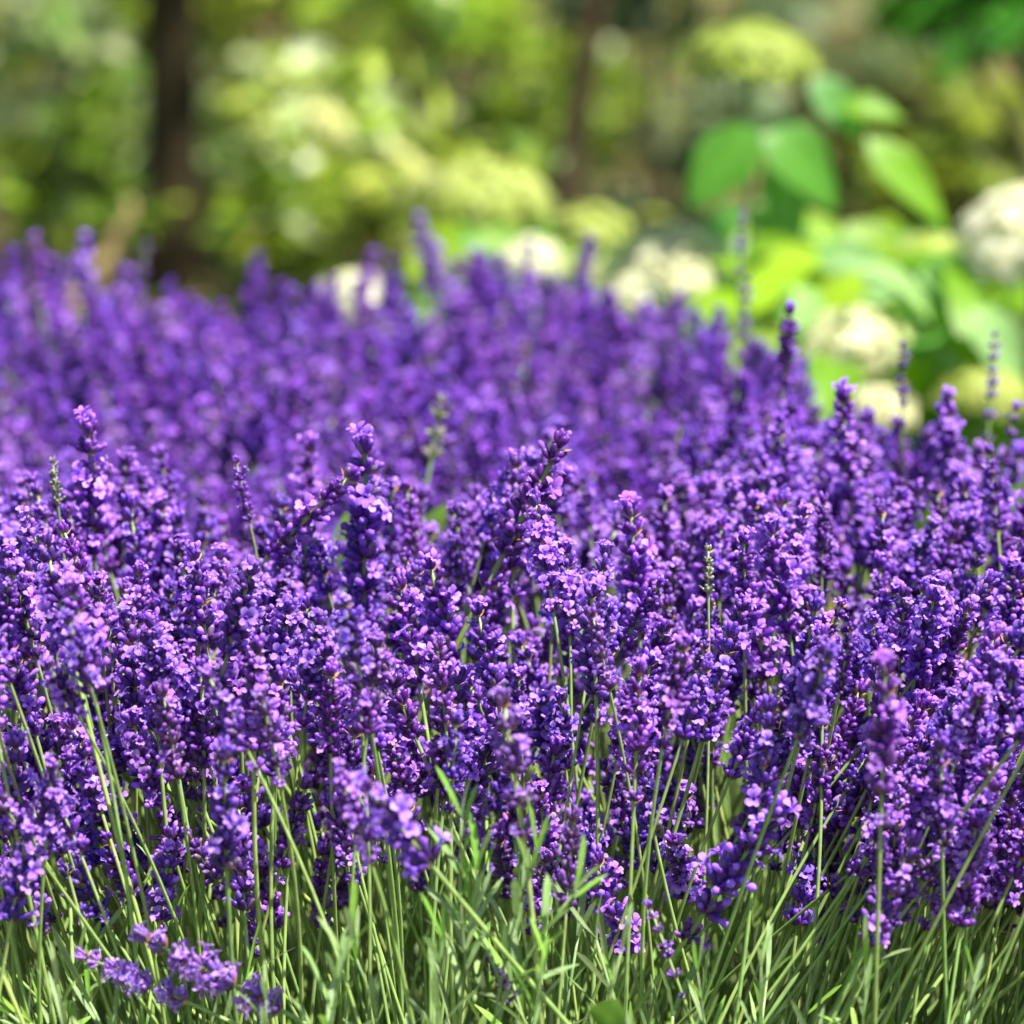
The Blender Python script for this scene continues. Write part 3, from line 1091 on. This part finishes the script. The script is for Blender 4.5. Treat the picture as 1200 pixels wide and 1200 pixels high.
FACE = (0, -.75, .66)
hydrangea(880, 4.25, 'tall hydrangea with one flat green flower head high above the others',
          [(880, 62, 0, 146, 'g', True)],
          [(886, 148, -.10, -.66, -.70, 122, 0, FACE, 1.2), (893, 148, -.02, .78, -.58, 125, 1, FACE, 1.15), (900, 185, .0, .42, -.85, 105, 5, FACE),
           (952, 88, .05, .55, -.62, 95, 4, FACE), (985, 125, .03, .98, .06, 72, 3, FACE), (1016, 160, .0, .72, -.70, 138, 2, FACE, .72),
           (880, 235, .1, .5, -.6, 90, 0, FACE), (870, 240, .1, -.6, -.6, 80, 4, FACE)],
          34, (790, 1010, 275), 1)
hydrangea(1010, 4.0, 'low hydrangea with wide cream heads among yellow-green leaves',
          [(1000, 405, 0, 128, 'c', False), (858, 385, .05, 70, 'w', False), (1030, 482, -.15, 84, 'c', False), (925, 400, .1, 80, 'y', False)],
          [(955, 290, .2, .9, -.3, 110, 4, FACE), (1010, 320, .1, -.5, -.5, 100, 6, FACE)],
          100, (870, 1110, 300), 2)
hydrangea(1190, 4.05, 'hydrangea with a big round cream-white head at the right edge',
          [(1212, 284, 0, 178, 'w', False), (1095, 300, .25, 110, 'y', True), (1150, 455, -.1, 110, 'y', True), (1240, 400, 0, 130, 'c', False)],
          [(1090, 330, .0, .9, -.35, 120, 8, FACE), (1140, 360, -.1, .5, -.6, 110, 9, FACE)],
          100, (1050, 1330, 300), 3)
hydrangea(770, 4.3, 'hydrangea with clustered cream heads rising just behind the far spikes',
          [(785, 318, 0, 150, 'c', False), (714, 322, .1, 60, 'c', False), (695, 272, .25, 92, 'y', False), (850, 290, .3, 60, 'y', False), (745, 350, -.1, 80, 'w', False)],
          [(650, 290, .2, -.7, -.5, 80, 4, FACE)],
          70, (620, 870, 310), 4)
hydrangea(580, 4.7, 'hydrangea with a wide yellow-green head behind the highest far spike',
          [(568, 222, 0, 150, 'y', True), (622, 305, -.2, 75, 'w', False)],
          [(560, 270, -.1, .8, -.35, 100, 3, FACE), (600, 255, .0, .7, -.5, 90, 1, FACE)],
          45, (510, 680, 262), 5)
hydrangea(410, 4.35, 'hydrangea with one cream-white head half hidden by the blurred spikes',
          [(412, 352, 0, 95, 'w', False)], [], 8, (370, 450, 410), 6)

hydrangea(935, 4.45, 'low leafy hydrangea with one small green head under the tall one', [(930, 330, .1, 46, 'g', False)], [(900, 262, 0, .8, -.2, 120, 6, FACE), (990, 262, 0, .6, -.45, 110, 2, FACE)], 95, (820, 1060, 268), 7)
hydrangea(1120, 4.5, 'leafy hydrangea with a small yellowish head between cream heads', [(1060, 345, .1, 60, 'y', False)], [(1040, 285, 0, .8, -.3, 110, 9, FACE), (1090, 300, 0, .5, -.5, 110, 6, FACE)], 95, (1000, 1260, 285), 8)

# ------------------------------------------------------------------ woodland behind
def leaf_card(b, p, d, nrm, ln, w, col, mat=0):
    d = d.normalized()
    s = d.cross(nrm)
    s = s.normalized() if s.length > 1e-4 else d.orthogonal().normalized()
    n2 = s.cross(d)
    m = p + d * ln * .5
    vs = [p, m - s * w + n2 * w * .25, m, m + s * w + n2 * w * .25, p + d * ln - n2 * ln * .12]
    b.add(vs, [(0, 1, 2), (0, 2, 3), (1, 4, 2), (2, 4, 3)], col, mat)


def leafy(b, centres, n, ln, cols, rng, flat=.75, up=.7):
    for i in range(n):
        c, r = rng.choice(centres)
        v = Vector((rng.gauss(0, 1), rng.gauss(0, 1), rng.gauss(0, flat)))
        v = v.normalized() * (r * rng.random() ** .45)
        p = c + Vector((v.x, v.y, v.z * flat))
        d = (v.normalized() * .6 + Vector((rng.gauss(0, .5), rng.gauss(0, .5), rng.gauss(-.15, .3))))
        nrm = Vector((rng.gauss(0, .45), rng.gauss(0, .45), up))
        l = ln * rng.uniform(.55, 1.35)
        leaf_card(b, p, d, nrm, l, l * rng.uniform(.24, .36), jit(rng.choice(cols), rng, .25, .08))


LIME = [(.34, .47, .04), (.25, .40, .03), (.42, .52, .08)]
MID = [(.20, .31, .02), (.27, .35, .03), (.14, .23, .02)]
DARK = [(.075, .12, .02), (.085, .13, .03), (.11, .10, .03)]
TEAL = [(.11, .17, .07), (.14, .20, .09), (.08, .14, .05)]
PALE = [(.40, .50, .17), (.54, .60, .30), (.22, .38, .07)]
DEEP = [(.03, .16, .01), (.04, .20, .012)]


def shrub(px, py, d, wpx, hpx, cols, n, ln, label, seed, cat='shrub', shift=0.0):
    """A leafy shrub whose crown centre is seen at px, py and measures wpx by hpx photo pixels."""
    rng = random.Random(seed)
    c = at(px, py, d)
    rx, rz = wpx / 2 * d / F, hpx / 2 * d / F
    root = Vector((c.x + shift, c.y, -.05))
    t = empty('woodland_shrub', root, label, cat, 'shrubs of the woodland behind')
    cc = c - root
    cents = []
    for i in range(9):
        a = rng.uniform(0, 6.28)
        k = rng.random() ** .6
        cents.append((cc + Vector((rx * k * math.cos(a), rx * .8 * k * math.sin(a), rz * rng.uniform(-.85, .85))), rng.uniform(.28, .5) * min(rx, rz * 1.3)))
    b = MB()
    leafy(b, cents, n, ln, cols, rng)
    link('foliage', b.mesh('shrub_foliage', [M_WOODLEAF]), t)
    b = MB()
    for ce, r in cents[:6]:
        f = Vector((rng.uniform(-.05, .05), rng.uniform(-.05, .05), 0))
        b.tube([f, f.lerp(ce, .5) + Vector((rng.uniform(-.06, .06), rng.uniform(-.06, .06), .06)), ce + Vector((0, 0, r * .5))], [.014, .009, .003], 5, jit((.10, .075, .05), rng, .2))
    link('stems', b.mesh('shrub_stems', [M_BARK]), t)


SHRUBS = [
    (30, 60, 8.0, 260, 190, PALE, 161, 0.084, 'pale green sparse shrub at the top left corner'),
    (90, 190, 7.4, 160, 150, MID, 148, 0.078, 'mid green shrub with glinting leaves left of the dark trunk'),
    (130, 30, 9.5, 260, 160, MID, 260, 0.090, 'green shrub behind the dark trunk at the top left'),
    (255, 160, 7.8, 150, 260, PALE, 223, 0.078, 'pale glinting shrub just right of the dark trunk'),
    (285, 40, 9.0, 230, 170, LIME, 260, 0.090, 'lime shrub at the top, right of the dark trunk'),
    (345, 215, 7.2, 200, 170, MID, 186, 0.073, 'lime green shrub between the dark trunk and the slanting branch'),
    (390, 110, 8.6, 220, 170, MID, 235, 0.084, 'bright lime shrub above the slanting pale branch'),
    (300, 265, 8.8, 260, 120, DARK, 260, 0.078, 'dark low shrub behind the far left spikes'),
    (540, 80, 10.0, 190, 230, MID, 347, 0.090, 'green shrub in the upper middle'),
    (480, 10, 9.0, 200, 90, LIME, 161, 0.090, 'small lime spray at the top middle'),
    (590, 160, 8.8, 120, 150, MID, 161, 0.078, 'green shrub above the yellow-green flower head'),
    (770, 150, 8.5, 210, 420, TEAL, 682, 0.067, 'blue-green evergreen between the leaning trunk and tall hydrangea'),
    (970, 200, 9.5, 320, 300, DARK, 558, 0.078, 'dark shrub behind the tall hydrangea'),
    (1130, 170, 8.0, 200, 260, MID, 322, 0.078, 'green shrub above the big cream-white head'),
    (1000, 60, 11.0, 260, 140, TEAL, 322, 0.078, 'dim grey-green shrub right of the tall flower head'),
    (1175, 2, 5.6, 230, 50, DEEP, 110, .09, 'deep green leafy branch shrub at the top right corner'),
    (650, 120, 11.0, 200, 260, MID, 372, 0.090, 'dim green shrub behind the leaning trunk'),
    (440, 260, 7.0, 130, 110, MID, 124, 0.067, 'small lime shrub under the slanting pale branch'),
]
for i, (px, py, d, wp, hp, cols, n, ln, lab) in enumerate(SHRUBS):
    shrub(px, py, d, wp, hp, cols, n, ln, lab, 40 + i, shift=.3 if cols is DEEP else 0)


def tree(px0, py0, px1, py1, d, wpx, col, label, seed, crown, cols):
    """A tree seen from (px0,py0) up to (px1,py1); its trunk runs on to the ground and up to a crown above the frame."""
    rng = random.Random(seed)
    a, b_ = at(px0, py0, d), at(px1, py1, d)
    dr = (b_ - a)
    dr = dr / dr.z
    foot = a - dr * (a.z + .08)
    H = crown[2]
    r = wpx / 2 * d / F
    t = empty('tree', foot, label, 'tree', 'trees of the woodland behind')
    b = MB()
    pts, rad = [], []
    for i in range(15):
        k = i / 14
        z = H * k
        bendx = dr * z
        pts.append(bendx + Vector((.03 * math.sin(k * 9 + seed), .03 * math.cos(k * 7), 0)) * (1 if k > .02 else 0))
        rad.append(r * (1.12 if k < .03 else 1.0 - .45 * k) * rng.uniform(.95, 1.06))
    b.tube(pts, rad, 10, [jit(col, rng, .15) for _ in pts])
    for j in range(7):
        p = pts[7 + j]
        an = rng.uniform(0, 6.28)
        e = p + Vector((math.cos(an), math.sin(an), .55)) * rng.uniform(.5, 1.1)
        b.tube([p, p.lerp(e, .5) + Vector((0, 0, .06)), e], [r * .4, r * .26, r * .1], 6, col)
    link('trunk', b.mesh('tree_trunk', [M_BARK]), t)
    b = MB()
    cents = []
    for j in range(14):
        an = rng.uniform(0, 6.28)
        k = rng.random() ** .5 * crown[0]
        cents.append((dr * H + Vector((k * math.cos(an), k * math.sin(an), rng.uniform(-.5, .9) * crown[1])), rng.uniform(.35, .6)))
    leafy(b, cents, crown[3], .10, cols, rng)
    link('crown', b.mesh('tree_crown', [M_WOODLEAF]), t)


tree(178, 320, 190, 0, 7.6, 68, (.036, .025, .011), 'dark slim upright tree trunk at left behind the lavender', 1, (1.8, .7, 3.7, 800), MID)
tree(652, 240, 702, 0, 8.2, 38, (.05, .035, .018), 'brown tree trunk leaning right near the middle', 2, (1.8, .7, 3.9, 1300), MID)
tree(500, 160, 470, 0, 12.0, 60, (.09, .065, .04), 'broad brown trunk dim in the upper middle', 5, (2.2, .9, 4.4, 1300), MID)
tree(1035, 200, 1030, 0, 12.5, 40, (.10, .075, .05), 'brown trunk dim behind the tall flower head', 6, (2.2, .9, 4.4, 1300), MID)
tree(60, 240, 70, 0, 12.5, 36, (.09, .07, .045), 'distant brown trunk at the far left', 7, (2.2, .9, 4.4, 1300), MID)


def branch(pts, w0, w1, col, name, label, cat, seed):
    rng = random.Random(seed)
    P = [at(*p) for p in pts]
    root = P[0].copy()
    b = MB()
    fine = []
    for a, c in zip(P, P[1:]):
        for i in range(4):
            fine.append(a.lerp(c, i / 4) - root + Vector((rng.uniform(-.01, .01), rng.uniform(-.01, .01), rng.uniform(-.01, .01))))
    fine.append(P[-1] - root)
    if name == 'leaning_branch':
        lv = MB()
        for q in fine:
            leafy(lv, [(q + Vector((rng.gauss(0, .03), rng.gauss(0, .04), rng.uniform(-.02, .06))), rng.uniform(.05, .11))], 13, .055, PALE + LIME, rng)
    n = len(fine)
    b.tube(fine, [(w0 + (w1 - w0) * i / (n - 1)) * rng.uniform(.9, 1.1) for i in range(n)], 9, [jit(col, rng, .15) for _ in fine])
    o = link(name, b.mesh(name, [M_BARK]))
    o.location = root
    tag(o, label, cat)
    if name == 'leaning_branch':
        link('foliage', lv.mesh('branch_foliage', [M_WOODLEAF]), o)
    return o


branch([(330, 90, 6.6), (430, 178, 6.4), (540, 228, 6.2), (640, 300, 6.0), (700, 420, 5.8)], .020, .026, (.46, .46, .17), 'leaning_branch', 'pale yellow-green mossy branch slanting down to the right', 'branch', 1)
branch([(-60, 275, 8.6), (120, 262, 8.7), (300, 262, 8.9)], .075, .06, (.13, .09, .05), 'fallen_log', 'brown log lying on the ground at left behind the trunk', 'log', 2)
branch([(70, 372, 6.0), (112, 330, 6.05), (142, 280, 6.1), (150, 235, 6.15)], .012, .006, (.19, .14, .065), 'dead_stump', 'tan splintered dead stump behind the far left spikes', 'stump', 3)

# far woods: a broad belt of foliage that closes the view beyond the shrubs
def woods():
    rng = random.Random(31)
    b = MB()
    cents = []
    for i in range(130):
        a = rng.uniform(-14, 14)
        y = rng.uniform(14, 24)
        cents.append((Vector((a, y, rng.random() ** 1.2 * 5.0)), rng.uniform(.6, 1.3)))
    leafy(b, cents, 16000, .16, MID + DARK + DARK, rng)  # mostly dark tones: shade of the deep wood put into the leaf colour
    o = link('distant_woods', b.mesh('distant_woods', [M_WOODLEAF]))
    tag(o, 'far wood of mixed green leaves closing the view', None, None, 'stuff')


woods()

# low ground cover on the forest floor
def ground_cover():
    rng = random.Random(8)
    b = MB()
    for i in range(9000):
        y = 5.2 + rng.random() * 9
        x = rng.uniform(-.30, .30) * y
        p = Vector((x, y, rng.uniform(.02, .14)))
        l = rng.uniform(.03, .08)
        leaf_card(b, p, Vector((rng.gauss(0, 1), rng.gauss(0, 1), rng.gauss(.1, .3))), Vector((rng.gauss(0, .4), rng.gauss(0, .4), 1)), l, l * .33,
                  jit(rng.choice([(.12, .08, .04), (.17, .12, .06), (.09, .15, .03), (.13, .19, .04), (.07, .12, .03), (.22, .16, .09)]), rng, .3))
    o = link('ground_cover', b.mesh('ground_cover', [M_WOODLEAF]))
    tag(o, 'leaf litter and low green cover on the forest floor', None, None, 'stuff')


ground_cover()
